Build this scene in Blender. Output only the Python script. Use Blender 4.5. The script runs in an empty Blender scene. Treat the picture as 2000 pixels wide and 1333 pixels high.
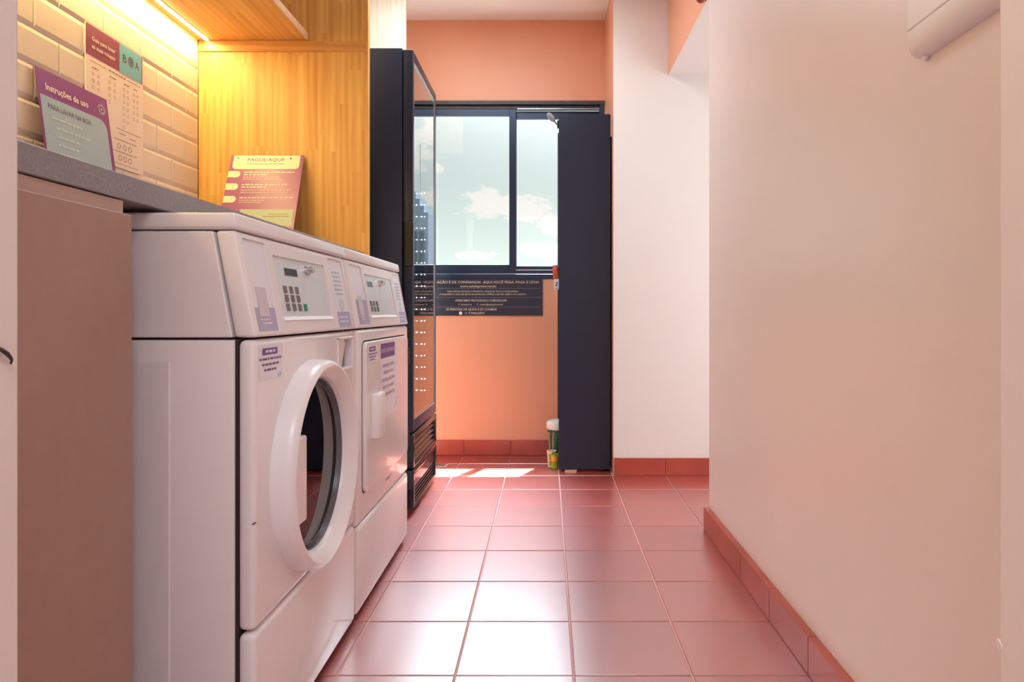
import bpy, bmesh, math, random
from mathutils import Vector, Matrix
random.seed(7)
SC = bpy.context.scene
COL = SC.collection
R = math.radians

# ------------------------------------------------------------------ camera, sky, sun, lamps, exposure
cam_d = bpy.data.cameras.new('camera'); cam = bpy.data.objects.new('camera', cam_d); COL.objects.link(cam)
cam.location = (0, 0, 0.92); cam.rotation_euler = (R(90), 0, 0)
cam_d.sensor_width = 36.0; cam_d.lens = 36.0 * 1327 / 2000
cam_d.shift_x = -(1068 - 1000) / 2000; cam_d.shift_y = (610 - 666.5) / 2000
cam_d.clip_start = 0.02; cam_d.clip_end = 2000
SC.camera = cam

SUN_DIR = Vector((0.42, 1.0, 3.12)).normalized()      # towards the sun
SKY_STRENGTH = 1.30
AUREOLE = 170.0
def build_world():
    w = bpy.data.worlds.new('sky'); SC.world = w; w.use_nodes = True
    nt = w.node_tree; nt.nodes.clear(); N = nt.nodes.new; L = nt.links.new
    out = N('ShaderNodeOutputWorld'); bg = N('ShaderNodeBackground'); L(bg.outputs[0], out.inputs[0])
    tc = N('ShaderNodeTexCoord'); D = tc.outputs['Generated']
    sep = N('ShaderNodeSeparateXYZ'); L(D, sep.inputs[0])
    ramp = N('ShaderNodeValToRGB'); cr = ramp.color_ramp
    cr.elements[0].position = 0.0; cr.elements[0].color = (0.78, 0.86, 0.79, 1)
    cr.elements[1].position = 1.0; cr.elements[1].color = (0.50, 0.62, 0.78, 1)
    e = cr.elements.new(0.13); e.color = (0.75, 0.85, 0.82, 1)
    e = cr.elements.new(0.30); e.color = (0.73, 0.79, 0.82, 1)
    L(sep.outputs['Z'], ramp.inputs[0])
    # clouds: soft noise everywhere plus three cumulus banks near the horizon
    mp = N('ShaderNodeMapping'); mp.inputs['Scale'].default_value = (1, 1, 1.7); L(D, mp.inputs[0])
    no = N('ShaderNodeTexNoise'); no.inputs['Scale'].default_value = 34; no.inputs['Detail'].default_value = 7; no.inputs['Roughness'].default_value = 0.55
    L(mp.outputs[0], no.inputs['Vector'])
    acc = None
    def m(op, a, b=None, clamp=False):
        n = N('ShaderNodeMath'); n.operation = op; n.use_clamp = clamp
        for i, x in enumerate((a, b)):
            if x is None: continue
            if isinstance(x, (int, float)): n.inputs[i].default_value = x
            else: L(x, n.inputs[i])
        return n.outputs[0]
    banks = [(-0.080, 0.158, 0.085, 0.032), (-0.030, 0.150, 0.055, 0.030), (0.015, 0.132, 0.045, 0.030), (0.0, 0.092, 0.06, 0.022),
             (-0.11, 0.083, 0.05, 0.010), (-0.20, 0.079, 0.07, 0.012), (-0.165, 0.205, 0.03, 0.012), (0.12, 0.16, 0.10, 0.05),
             (0.25, 0.25, 0.16, 0.09), (-0.45, 0.22, 0.20, 0.08), (0.6, 0.3, 0.3, 0.15), (-0.8, 0.35, 0.3, 0.14), (0.215, 0.23, 0.09, 0.05)]
    for x, z, sx, sz in banks:
        dx = m('DIVIDE', m('SUBTRACT', sep.outputs['X'], x), sx); dz = m('DIVIDE', m('SUBTRACT', sep.outputs['Z'], z), sz)
        d2 = m('ADD', m('MULTIPLY', dx, dx), m('MULTIPLY', dz, dz))
        g = m('SUBTRACT', 1.0, m('SQRT', d2), True)
        g = m('MULTIPLY', g, m('GREATER_THAN', sep.outputs['Y'], 0.0))
        acc = g if acc is None else m('MAXIMUM', acc, g)
    dens = m('ADD', m('MULTIPLY', acc, 1.35), m('MULTIPLY', m('SUBTRACT', no.outputs[0], 0.5), 2.4))
    mr = N('ShaderNodeMapRange'); mr.interpolation_type = 'SMOOTHSTEP'
    mr.inputs['From Min'].default_value = 0.42; mr.inputs['From Max'].default_value = 0.78; L(dens, mr.inputs['Value'])
    mix = N('ShaderNodeMix'); mix.data_type = 'RGBA'; L(mr.outputs[0], mix.inputs['Factor'])
    L(ramp.outputs[0], mix.inputs['A']); mix.inputs['B'].default_value = (1.0, 0.96, 0.92, 1)
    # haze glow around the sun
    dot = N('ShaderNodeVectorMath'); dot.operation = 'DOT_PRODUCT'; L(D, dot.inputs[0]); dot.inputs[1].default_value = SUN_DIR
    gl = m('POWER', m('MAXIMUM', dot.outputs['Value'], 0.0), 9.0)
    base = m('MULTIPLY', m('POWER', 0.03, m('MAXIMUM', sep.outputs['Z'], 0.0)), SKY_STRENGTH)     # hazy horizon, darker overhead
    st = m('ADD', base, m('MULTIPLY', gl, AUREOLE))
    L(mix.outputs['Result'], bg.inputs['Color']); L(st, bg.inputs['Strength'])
build_world()

def lamp(name, kind, loc, energy, color=(1, 1, 1), rot=(0, 0, 0), size=None, **kw):
    d = bpy.data.lights.new(name, kind); d.energy = energy; d.color = color
    if size: d.shape = 'RECTANGLE'; d.size, d.size_y = size
    for k, v in kw.items(): setattr(d, k, v)
    o = bpy.data.objects.new(name, d); COL.objects.link(o); o.location = loc; o.rotation_euler = rot
    return o
sun = lamp('sun', 'SUN', (1.5, 6, 9), 72.0, (1.0, 0.95, 0.86), angle=R(0.5))
sun.rotation_euler = SUN_DIR.to_track_quat('Z', 'Y').to_euler()
lamp('ceiling_fill_light', 'AREA', (-0.45, 3.15, 2.74), 20, (0.86, 0.94, 1.0), size=(1.0, 0.8))  # unseen fill added under the ceiling to brighten the room
lamp('rear_fill_light', 'AREA', (0.0, -0.7, 2.65), 36, (0.82, 0.92, 1.0), size=(1.0, 1.0))  # unseen fill added behind the camera, lights the faces turned to it
lamp('hall_daylight', 'AREA', (2.45, 2.9, 1.25), 24, (0.93, 0.97, 1.0), rot=(0, R(90), 0), size=(1.8, 1.5))

SC.view_settings.view_transform = 'Standard'; SC.view_settings.look = 'None'
SC.view_settings.gamma = 1.0; SC.view_settings.use_curve_mapping = False
SC.view_settings.exposure = 0.27
SC.cycles.max_bounces = 10; SC.cycles.diffuse_bounces = 6; SC.cycles.glossy_bounces = 5; SC.cycles.transparent_max_bounces = 12
SC.cycles.sample_clamp_indirect = 6.0
SC.cycles.use_denoising = True

# ------------------------------------------------------------------ materials
def lin(c):
    f = lambda v: (v / 255 / 12.92) if v / 255 <= 0.04045 else ((v / 255 + 0.055) / 1.055) ** 2.4
    return (f(c[0]), f(c[1]), f(c[2]), 1)
def mat(name, rgb, rough=0.5, metal=0.0, spec=0.5, coat=0.0, coat_rough=0.05, ior=1.5, noise=0.0, nscale=3.0, bump=0.0, bscale=200.0, emit=None, per_object=0.0):
    m = bpy.data.materials.new(name); m.use_nodes = True
    nt = m.node_tree; p = nt.nodes['Principled BSDF']; N = nt.nodes.new; L = nt.links.new
    col = lin(rgb)
    p.inputs['Base Color'].default_value = col; p.inputs['Roughness'].default_value = rough; p.inputs['Metallic'].default_value = metal
    p.inputs['Specular IOR Level'].default_value = spec; p.inputs['IOR'].default_value = ior
    p.inputs['Coat Weight'].default_value = coat; p.inputs['Coat Roughness'].default_value = coat_rough
    tc = N('ShaderNodeTexCoord')
    src = None
    if noise:
        n = N('ShaderNodeTexNoise'); n.inputs['Scale'].default_value = nscale; n.inputs['Detail'].default_value = 5
        L(tc.outputs['Object'], n.inputs['Vector']); src = n.outputs[0]
        hv = N('ShaderNodeHueSaturation'); hv.inputs['Color'].default_value = col
        mr = N('ShaderNodeMapRange'); mr.inputs['From Min'].default_value = 0.25; mr.inputs['From Max'].default_value = 0.75
        mr.inputs['To Min'].default_value = 1 - noise; mr.inputs['To Max'].default_value = 1 + noise
        L(src, mr.inputs['Value']); v = mr.outputs[0]
        if per_object:
            oi = N('ShaderNodeObjectInfo'); mm = N('ShaderNodeMath'); mm.operation = 'MULTIPLY_ADD'
            L(oi.outputs['Random'], mm.inputs[0]); mm.inputs[1].default_value = per_object; L(v, mm.inputs[2]); v = mm.outputs[0]
        L(v, hv.inputs['Value']); L(hv.outputs[0], p.inputs['Base Color'])
    if bump:
        n2 = N('ShaderNodeTexNoise'); n2.inputs['Scale'].default_value = bscale; n2.inputs['Detail'].default_value = 4
        L(tc.outputs['Object'], n2.inputs['Vector'])
        b = N('ShaderNodeBump'); b.inputs['Strength'].default_value = bump; b.inputs['Distance'].default_value = 0.002
        L(n2.outputs[0], b.inputs['Height']); L(b.outputs[0], p.inputs['Normal'])
    if emit:
        p.inputs['Emission Color'].default_value = lin(emit[0]); p.inputs['Emission Strength'].default_value = emit[1]
    return m

def wood(name, light, dark, axis='Z', stave=0.045, length=0.42, rough=0.45, contrast=1.0):
    """finger-jointed staves: brick pattern for the glued strips, stretched noise and waves for the grain"""
    m = bpy.data.materials.new(name); m.use_nodes = True
    nt = m.node_tree; p = nt.nodes['Principled BSDF']; N = nt.nodes.new; L = nt.links.new
    p.inputs['Roughness'].default_value = rough
    tc = N('ShaderNodeTexCoord'); sp = N('ShaderNodeSeparateXYZ'); L(tc.outputs['Object'], sp.inputs[0])
    cb = N('ShaderNodeCombineXYZ')
    along, across = {'Z': ('Z', 'X'), 'Y': ('Y', 'X'), 'X': ('X', 'Z')}[axis]
    L(sp.outputs[along], cb.inputs[0]); L(sp.outputs[across], cb.inputs[1])
    def mq(op, a, b=0.0):
        n = N('ShaderNodeMath'); n.operation = op
        for i, x in enumerate((a, b)):
            if isinstance(x, (int, float)): n.inputs[i].default_value = x
            else: L(x, n.inputs[i])
        return n.outputs[0]
    row = mq('FLOOR', mq('DIVIDE', sp.outputs[across], stave))
    w1 = N('ShaderNodeTexWhiteNoise'); w1.noise_dimensions = '1D'; L(row, w1.inputs['W'])
    seg = mq('FLOOR', mq('ADD', mq('DIVIDE', sp.outputs[along], length), mq('MULTIPLY', w1.outputs['Value'], 7.0)))
    c2 = N('ShaderNodeCombineXYZ'); L(row, c2.inputs[0]); L(seg, c2.inputs[1])
    w2 = N('ShaderNodeTexWhiteNoise'); w2.noise_dimensions = '2D'; L(c2.outputs[0], w2.inputs['Vector'])
    # per-stave offset of the grain
    off = N('ShaderNodeVectorMath'); off.operation = 'MULTIPLY_ADD'; L(w2.outputs['Color'], off.inputs[0]); off.inputs[1].default_value = (3.1, 1.7, 5.3); L(cb.outputs[0], off.inputs[2])
    mp = N('ShaderNodeMapping'); mp.inputs['Scale'].default_value = (0.7, 8, 1); L(off.outputs[0], mp.inputs[0])
    wv = N('ShaderNodeTexNoise'); wv.inputs['Scale'].default_value = 2.2; wv.inputs['Detail'].default_value = 3; wv.inputs['Distortion'].default_value = 1.2
    L(mp.outputs[0], wv.inputs['Vector'])
    mp2 = N('ShaderNodeMapping'); mp2.inputs['Scale'].default_value = (0.5, 5, 1); L(off.outputs[0], mp2.inputs[0])
    wa = N('ShaderNodeTexWave'); wa.bands_direction = 'Y'; wa.inputs['Scale'].default_value = 2.0; wa.inputs['Distortion'].default_value = 7; wa.inputs['Detail'].default_value = 2; wa.inputs['Detail Scale'].default_value = 0.7
    L(mp2.outputs[0], wa.inputs['Vector'])
    def mm(op, a, b):
        n = N('ShaderNodeMath'); n.operation = op
        for i, x in enumerate((a, b)):
            if isinstance(x, (int, float)): n.inputs[i].default_value = x
            else: L(x, n.inputs[i])
        return n.outputs[0]
    f = mm('ADD', mm('MULTIPLY', wv.outputs[0], 0.75), mm('MULTIPLY', wa.outputs['Fac'], 0.22))
    f = mm('ADD', f, mm('MULTIPLY', w2.outputs['Value'], 0.20 * contrast))
    rp = N('ShaderNodeValToRGB'); rp.color_ramp.elements[0].position = 0.28; rp.color_ramp.elements[0].color = lin(light)
    rp.color_ramp.elements[1].position = 0.92; rp.color_ramp.elements[1].color = lin(dark)
    L(f, rp.inputs[0]); L(rp.outputs[0], p.inputs['Base Color'])
    return m

def glass_mat(name, tint=(1, 1, 1), opacity=0.0, ior=1.5, rough=0.0, boost=1.0):
    m = bpy.data.materials.new(name); m.use_nodes = True
    nt = m.node_tree; nt.nodes.clear(); N = nt.nodes.new; L = nt.links.new
    out = N('ShaderNodeOutputMaterial'); mx = N('ShaderNodeMixShader'); 
    ge = N('ShaderNodeNewGeometry'); dt = N('ShaderNodeVectorMath'); dt.operation = 'DOT_PRODUCT'; L(ge.outputs['Incoming'], dt.inputs[0]); L(ge.outputs['Normal'], dt.inputs[1])
    def mt(op, a, b):
        n = N('ShaderNodeMath'); n.operation = op
        for i, x in enumerate((a, b)):
            if isinstance(x, (int, float)): n.inputs[i].default_value = x
            else: L(x, n.inputs[i])
        return n.outputs[0]
    f0 = ((ior - 1) / (ior + 1)) ** 2      # Schlick reflectance, the same for both faces of a pane
    cs = mt('MINIMUM', mt('ABSOLUTE', dt.outputs['Value'], 0), 1.0)
    fz = mt('ADD', f0, mt('MULTIPLY', mt('POWER', mt('SUBTRACT', 1.0, cs), 5.0), 1 - f0))
    tr = N('ShaderNodeBsdfTransparent'); tr.inputs['Color'].default_value = (*tint, 1)
    gl = N('ShaderNodeBsdfGlossy'); gl.inputs['Roughness'].default_value = rough
    mu = N('ShaderNodeMath'); mu.operation = 'MULTIPLY'; mu.use_clamp = True; L(fz, mu.inputs[0]); mu.inputs[1].default_value = boost
    L(mu.outputs[0], mx.inputs[0]); L(tr.outputs[0], mx.inputs[1]); L(gl.outputs[0], mx.inputs[2]); L(mx.outputs[0], out.inputs[0])
    return m

M = dict(
    orange=mat('orange_paint', (230, 165, 132), 0.42, noise=0.02, nscale=2, bump=0.05, bscale=60),
    white=mat('white_paint', (233, 229, 226), 0.5, noise=0.01, bump=0.03, bscale=60),
    pink=mat('pale_pink_paint', (235, 223, 221), 0.33, noise=0.02, nscale=1.6, bump=0.05, bscale=40),
    ceil=mat('ceiling_paint', (248, 246, 243), 0.6, noise=0.01),
    jamb=mat('jamb_paint', (220, 208, 202), 0.5, noise=0.02, nscale=4),
    floor=mat('terracotta_tile', (160, 58, 48), 0.30, spec=0.5, ior=4.0, noise=0.14, nscale=2.6, bump=0.04, bscale=25, per_object=0.06),
    skirt=mat('terracotta_skirting', (172, 74, 60), 0.25, spec=0.6, noise=0.16, nscale=5),
    grout=mat('grout', (214, 172, 166), 0.8, noise=0.06, nscale=9),
    tile=mat('white_glazed_tile', (228, 218, 206), 0.12, spec=0.6, noise=0.015, nscale=4),
    tgrout=mat('tile_grout', (224, 210, 190), 0.8),
    enamel=mat('white_enamel', (240, 236, 238), 0.22, spec=0.5, coat=0.3, noise=0.01),
    enamel2=mat('white_plastic', (242, 238, 240), 0.28, noise=0.01),
    shadowgap=mat('dark_gap', (52, 42, 42), 0.7),
    chrome=mat('chrome', (200, 198, 198), 0.15, metal=1.0),
    steel=mat('dark_steel', (70, 58, 56), 0.28, metal=1.0),
    rubber=mat('grey_rubber', (96, 94, 100), 0.3, spec=0.6),
    lidmat=mat('panel_silver', (224, 236, 240), 0.25, metal=0.0, noise=0.01),
    lcd=mat('lcd', (88, 98, 104), 0.15),
    key=mat('key_grey', (120, 104, 106), 0.5),
    green=mat('key_green', (12, 140, 96), 0.4),
    lav=mat('lavender_print', (182, 178, 212), 0.35),
    sticker=mat('white_sticker', (240, 240, 250), 0.3),
    palesq=mat('pale_square_print', (212, 208, 216), 0.4),
    purple=mat('purple_print', (116, 78, 158), 0.4),
    inkp=mat('purple_ink', (122, 98, 140), 0.5),
    mint=mat('mint_print', (170, 214, 208), 0.4),
    cab=mat('taupe_laminate', (170, 140, 128), 0.42, noise=0.03, nscale=30),
    cabin=mat('cabinet_carcass', (200, 172, 160), 0.5, noise=0.02, nscale=20),
    stone=mat('grey_granite', (140, 137, 143), 0.35, noise=0.22, nscale=260),
    pine=wood('pine_panel', (246, 206, 122), (216, 152, 74)),
    pineshelf=wood('pine_shelf', (240, 194, 122), (206, 142, 76), axis='Y', stave=0.05, length=0.6),
    pineedge=wood('pine_edge', (236, 205, 165), (215, 170, 125), axis='Y'),
    pale=wood('pale_wood', (232, 221, 203), (212, 198, 176), stave=0.3, length=5, contrast=0.2),
    paleedge=mat('pale_edge_band', (240, 230, 205), 0.5),
    black=mat('black_enamel', (23, 33, 56), 0.32, noise=0.05, nscale=4),
    blackin=mat('black_interior', (14, 15, 18), 0.5),
    blackp=mat('black_plastic', (26, 29, 36), 0.18),
    navy=mat('black_laminate', (23, 32, 53), 0.38, noise=0.06, nscale=6),
    alu=mat('dark_aluminium', (44, 56, 78), 0.3, metal=0.4),
    aluw=mat('bare_aluminium', (190, 200, 205), 0.25, metal=0.9),
    wornalu=mat('worn_dark_aluminium', (58, 58, 60), 0.45, noise=0.4, nscale=18),
    glass=glass_mat('window_glass', (0.98, 1.0, 0.99), ior=1.45),
    dglass=glass_mat('door_glass', (0.72, 0.75, 0.77), ior=1.52, boost=1.8),
    smoke=glass_mat('smoked_glass', (0.10, 0.055, 0.055), ior=1.6, boost=1.3),
    ledm=mat('warm_led', (255, 228, 150), 0.5, emit=((255, 226, 150), 14.0)),
    led=mat('white_led', (255, 255, 255), 0.5, emit=((235, 245, 255), 60.0)),
    signm=mat('navy_sign', (40, 42, 60), 0.28),
    signtxt=mat('cream_print', (226, 206, 178), 0.5),
    sline=mat('rule_print', (120, 120, 136), 0.5),
    brd_p=mat('magenta_purple_print', (122, 62, 138), 0.35),
    brd_b=mat('blue_grey_print', (150, 178, 202), 0.35),
    brd_t=mat('teal_print', (108, 184, 212), 0.35),
    brd_w=mat('white_print', (244, 234, 224), 0.4),
    brd_c=mat('cream_paper', (238, 224, 214), 0.5),
    brd_l=mat('pale_blue_print', (178, 204, 206), 0.4),
    brd_d=mat('dark_purple_print', (86, 54, 92), 0.4),
    brd_m=mat('plum_print', (142, 70, 112), 0.35),
    brd_g=mat('brown_ink', (150, 118, 100), 0.5),
    brd_y=mat('cream_panel_print', (248, 236, 204), 0.4),
    brd_gr=mat('pale_green_print', (176, 196, 172), 0.4),
    pay=mat('payment_board_print', (158, 92, 146), 0.3),
    greyp=mat('grey_plastic', (140, 140, 146), 0.4),
    red=mat('red_foil', (214, 84, 66), 0.3), yellow=mat('yellow_foil', (236, 176, 70), 0.3),
    bucketg=mat('green_bucket', (34, 96, 70), 0.35), bucketl=mat('white_lid', (226, 232, 232), 0.35),
    cupg=mat('green_cup', (156, 172, 30), 0.35), cupw=mat('cup_white', (238, 220, 206), 0.4),
    card=mat('cardboard', (206, 160, 132), 0.8),
    redball=mat('red_brown_gloss', (150, 52, 26), 0.2),
    blackmark=mat('dark_rubber', (58, 36, 40), 0.5),
    drain=mat('drain_metal', (190, 160, 150), 0.35, metal=0.5),
    tower=mat('tower_concrete', (118, 128, 138), 0.7), towerd=mat('tower_glass', (70, 84, 100), 0.3),
)

# ------------------------------------------------------------------ geometry helpers
def set_parent(o, parent):
    if parent is not None:
        o.parent = parent
        o.matrix_parent_inverse = Matrix.Translation(-Vector(root_loc(parent)))
def root_loc(o):
    l = Vector((0, 0, 0)); 
    while o is not None:
        l += Vector(o.location); o = o.parent if False else None
    return l
def link(name, me, m, parent=None, smooth=False):
    o = bpy.data.objects.new(name, me); COL.objects.link(o)
    if m is not None:
        for x in (m if isinstance(m, (list, tuple)) else [m]): me.materials.append(x)
    if smooth:
        for p in me.polygons: p.use_smooth = True
    set_parent(o, parent)
    return o
def obj(name, bm, m, parent=None, smooth=False, recalc=True):
    if recalc: bmesh.ops.recalc_face_normals(bm, faces=bm.faces)
    me = bpy.data.meshes.new(name); bm.to_mesh(me); bm.free()
    return link(name, me, m, parent, smooth)
def add_box(bm, x0, x1, y0, y1, z0, z1, bev=0.0, seg=2, mi=0, vertical_only=False):
    vs = [bm.verts.new(c) for c in ((x0, y0, z0), (x1, y0, z0), (x1, y1, z0), (x0, y1, z0), (x0, y0, z1), (x1, y0, z1), (x1, y1, z1), (x0, y1, z1))]
    fs = [bm.faces.new([vs[i] for i in q]) for q in ((0, 3, 2, 1), (4, 5, 6, 7), (0, 1, 5, 4), (1, 2, 6, 5), (2, 3, 7, 6), (3, 0, 4, 7))]
    for f in fs: f.material_index = mi
    if bev:
        es = list({e for f in fs for e in f.edges})
        bmesh.ops.bevel(bm, geom=es, offset=bev, segments=seg, affect='EDGES', profile=0.5, material=-1)
    return fs
def box(name, x0, x1, y0, y1, z0, z1, m, parent=None, bev=0.0, seg=2):
    bm = bmesh.new(); add_box(bm, x0, x1, y0, y1, z0, z1, bev, seg)
    return obj(name, bm, m, parent)
def prism_y(name, prof, y0, y1, m, parent=None, bev=0.0, seg=2):
    """profile of (x, z) points extruded from y0 to y1"""
    bm = bmesh.new()
    a = [bm.verts.new((x, y0, z)) for x, z in prof]; b = [bm.verts.new((x, y1, z)) for x, z in prof]
    n = len(prof)
    bm.faces.new(a); bm.faces.new(b[::-1])
    for i in range(n): bm.faces.new((a[i], b[i], b[(i + 1) % n], a[(i + 1) % n]))
    bmesh.ops.recalc_face_normals(bm, faces=bm.faces)
    if bev: bmesh.ops.bevel(bm, geom=list(bm.edges), offset=bev, segments=seg, affect='EDGES', profile=0.5)
    return obj(name, bm, m, parent)
def lathe(bm, prof, centre, axis='Z', seg=64, closed=False):
    """profile of (along axis, radius)"""
    cx, cy, cz = centre; rings = []
    for a, r in prof:
        ring = []
        for k in range(seg):
            t = 2 * math.pi * k / seg; c, s = r * math.cos(t), r * math.sin(t)
            p = {'Z': (cx + c, cy + s, cz + a), 'X': (cx + a, cy + c, cz + s), 'Y': (cx + c, cy + a, cz + s)}[axis]
            ring.append(bm.verts.new(p))
        rings.append(ring)
    pairs = list(zip(rings, rings[1:])) + ([(rings[-1], rings[0])] if closed else [])
    for a, b in pairs:
        for k in range(seg): bm.faces.new((a[k], a[(k + 1) % seg], b[(k + 1) % seg], b[k]))
    if not closed:
        for ring, (a, r) in ((rings[0], prof[0]), (rings[-1], prof[-1])):
            if r > 1e-4: bm.faces.new(ring)
def lathe_obj(name, prof, centre, m, parent=None, axis='Z', seg=64, closed=False):
    bm = bmesh.new(); lathe(bm, prof, centre, axis, seg, closed)
    o = obj(name, bm, m, parent)
    shade_auto(o); return o
def shade_auto(o, ang=35):
    me = o.data
    for p in me.polygons: p.use_smooth = True
    bm = bmesh.new(); bm.from_mesh(me)
    for e in bm.edges:
        e.smooth = not (len(e.link_faces) == 2 and e.calc_face_angle(0) > R(ang))
    bm.to_mesh(me); bm.free()
def tube(name, pts, rad, m, parent=None, seg=12):
    bm = bmesh.new(); rings = []
    rads = rad if isinstance(rad, (list, tuple)) else [rad] * len(pts)
    P = [Vector(p) for p in pts]
    for i, p in enumerate(P):
        d = (P[min(i + 1, len(P) - 1)] - P[max(i - 1, 0)]).normalized()
        u = d.orthogonal().normalized() if i == 0 else (u - d * u.dot(d)).normalized()
        v = d.cross(u)
        rings.append([bm.verts.new(p + (u * math.cos(2 * math.pi * k / seg) + v * math.sin(2 * math.pi * k / seg)) * rads[i]) for k in range(seg)])
    for a, b in zip(rings, rings[1:]):
        for k in range(seg): bm.faces.new((a[k], a[(k + 1) % seg], b[(k + 1) % seg], b[k]))
    bm.faces.new(rings[0]); bm.faces.new(rings[-1])
    o = obj(name, bm, m, parent); shade_auto(o, 50); return o
def boolean(o, cutters):
    for c in cutters:
        md = o.modifiers.new('cut', 'BOOLEAN'); md.operation = 'DIFFERENCE'; md.object = c; md.solver = 'EXACT'
    dg = bpy.context.evaluated_depsgraph_get(); dg.update()
    me = bpy.data.meshes.new_from_object(o.evaluated_get(dg))
    o.modifiers.clear(); old = o.data; o.data = me; bpy.data.meshes.remove(old)
    for c in cutters:
        d = c.data; bpy.data.objects.remove(c); bpy.data.meshes.remove(d)
    return o
def thing(name, label, cat, loc=(0, 0, 0), group=None):
    o = bpy.data.objects.new(name, None); COL.objects.link(o); o.location = loc
    o.empty_display_size = 0.05
    o['label'] = label; o['category'] = cat
    if group: o['group'] = group
    return o
def tag(o, label, cat, group=None):
    o['label'] = label; o['category'] = cat
    if group: o['group'] = group
    return o
def struct(o): o['kind'] = 'structure'; return o
def stuff(o): o['kind'] = 'stuff'; return o

# flat print: frame F = (origin, right, up, normal); pieces lie a hair above the board
def onto(F, x, y, off): return F[0] + F[1] * x + F[2] * y + F[3] * off
def rrect(x0, x1, y0, y1, r=(0, 0, 0, 0), n=8):
    """corner radii: bottom-left, bottom-right, top-right, top-left"""
    if isinstance(r, (int, float)): r = (r,) * 4
    out = []
    for (cx, cy, a0, rr) in ((x0, y0, 180, r[0]), (x1, y0, 270, r[1]), (x1, y1, 0, r[2]), (x0, y1, 90, r[3])):
        if rr <= 0: out.append((cx, cy)); continue
        ox = cx + (rr if cx == x0 else -rr); oy = cy + (rr if cy == y0 else -rr)
        for k in range(n + 1):
            t = R(a0 + 90 * k / n); out.append((ox + rr * math.cos(t), oy + rr * math.sin(t)))
    return out
def circle(cx, cy, r, n=32): return [(cx + r * math.cos(2 * math.pi * k / n), cy + r * math.sin(2 * math.pi * k / n)) for k in range(n)]
def flat(name, polys, F, off, m, parent):
    bm = bmesh.new()
    for poly in polys:
        f = bm.faces.new([bm.verts.new(onto(F, x, y, off)) for x, y in poly])
        f.normal_update()
        if f.normal.dot(F[3]) < 0: f.normal_flip()
    return obj(name, bm, m, parent, recalc=False)
def ring_poly(F, cx, cy, r0, r1, off, bm, n=40, a0=0, a1=360):
    st = []
    for k in range(n + 1):
        t = R(a0 + (a1 - a0) * k / n)
        st.append((bm.verts.new(onto(F, cx + r0 * math.cos(t), cy + r0 * math.sin(t), off)), bm.verts.new(onto(F, cx + r1 * math.cos(t), cy + r1 * math.sin(t), off))))
    for a, b in zip(st, st[1:]):
        f = bm.faces.new((a[0], a[1], b[1], b[0])); f.normal_update()
        if f.normal.dot(F[3]) < 0: f.normal_flip()
def lettering(name, lines, F, off, m, parent):
    """lines: (string, x, y of baseline, cap size, align, width or None, weight)"""
    bm = bmesh.new()
    for ln in lines:
        s, x, y, size, al = ln[:5]; width = ln[5] if len(ln) > 5 else None; wt = ln[6] if len(ln) > 6 else 0.0
        cu = bpy.data.curves.new('t', 'FONT'); cu.body = s; cu.size = size / 0.70; cu.offset = wt * size; cu.resolution_u = 2
        t = bpy.data.objects.new('t', cu); COL.objects.link(t)
        dg = bpy.context.evaluated_depsgraph_get()
        me = bpy.data.meshes.new_from_object(t.evaluated_get(dg))
        bpy.data.objects.remove(t); bpy.data.curves.remove(cu)
        if len(me.vertices):
            xs = [v.co.x for v in me.vertices]; lo, hi = min(xs), max(xs); k = width / (hi - lo) if width else 1.0
            w = (hi - lo) * k; sh = {'L': 0, 'C': -w / 2, 'R': -w}[al]
            vs = [bm.verts.new(onto(F, x + sh + (v.co.x - lo) * k, y + v.co.y, off)) for v in me.vertices]
            for p in me.polygons:
                try:
                    f = bm.faces.new([vs[i] for i in p.vertices]); f.normal_update()
                    if f.normal.dot(F[3]) < 0: f.normal_flip()
                except ValueError: pass
        bpy.data.meshes.remove(me)
    return stuff(obj(name, bm, m, parent, recalc=False))
def dashes(name, rows, F, off, m, parent, seed=1):
    """small print too fine to read: rows of word-long dashes (x0, x1, y, height)"""
    rnd = random.Random(seed); polys = []
    for x0, x1, y, h in rows:
        x = x0; 
        while x < x1 - h:
            w = min(rnd.uniform(1.5, 5.0) * h, x1 - x); polys.append(rrect(x, x + w, y, y + h)); x += w + 0.75 * h
    return stuff(flat(name, polys, F, off, m, parent))

# ------------------------------------------------------------------ the room
XL, XR, YB, ZC = -1.435, 0.685, 4.37, 2.80
GZ = -0.004
fl = box('floor', -1.7, 2.6, -1.6, 4.52, -0.12, GZ, M['grout']); struct(fl)
# floor tiles, joints at x = 0.068 + 0.3 k, y = 1.7195 + 0.3 k
TG = 0.0026
bm = bmesh.new(); add_box(bm, -0.15 + TG, 0.15 - TG, -0.15 + TG, 0.15 - TG, -0.02, 0.0, 0.0016, 1)
bmesh.ops.recalc_face_normals(bm, faces=bm.faces)
tile_me = bpy.data.meshes.new('floor_tile'); bm.to_mesh(tile_me); bm.free(); tile_me.materials.append(M['floor'])
rnd = random.Random(3)
for i in range(-4, 6):
    for j in range(-4, 9):
        x = 0.068 + 0.3 * i + 0.15; y = 1.7195 + 0.3 * j + 0.15
        if x > XR - 0.02 and y < 2.8: continue
        if x > 0.375 and y > 3.86: continue
        if y + 0.15 > YB + 0.02: continue
        o = bpy.data.objects.new('tile', tile_me); COL.objects.link(o)
        o.location = (x, y, rnd.uniform(-0.0004, 0.0)); o.rotation_euler = (rnd.uniform(-.0012, .0012), rnd.uniform(-.0012, .0012), 0)
        o.parent = fl
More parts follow.
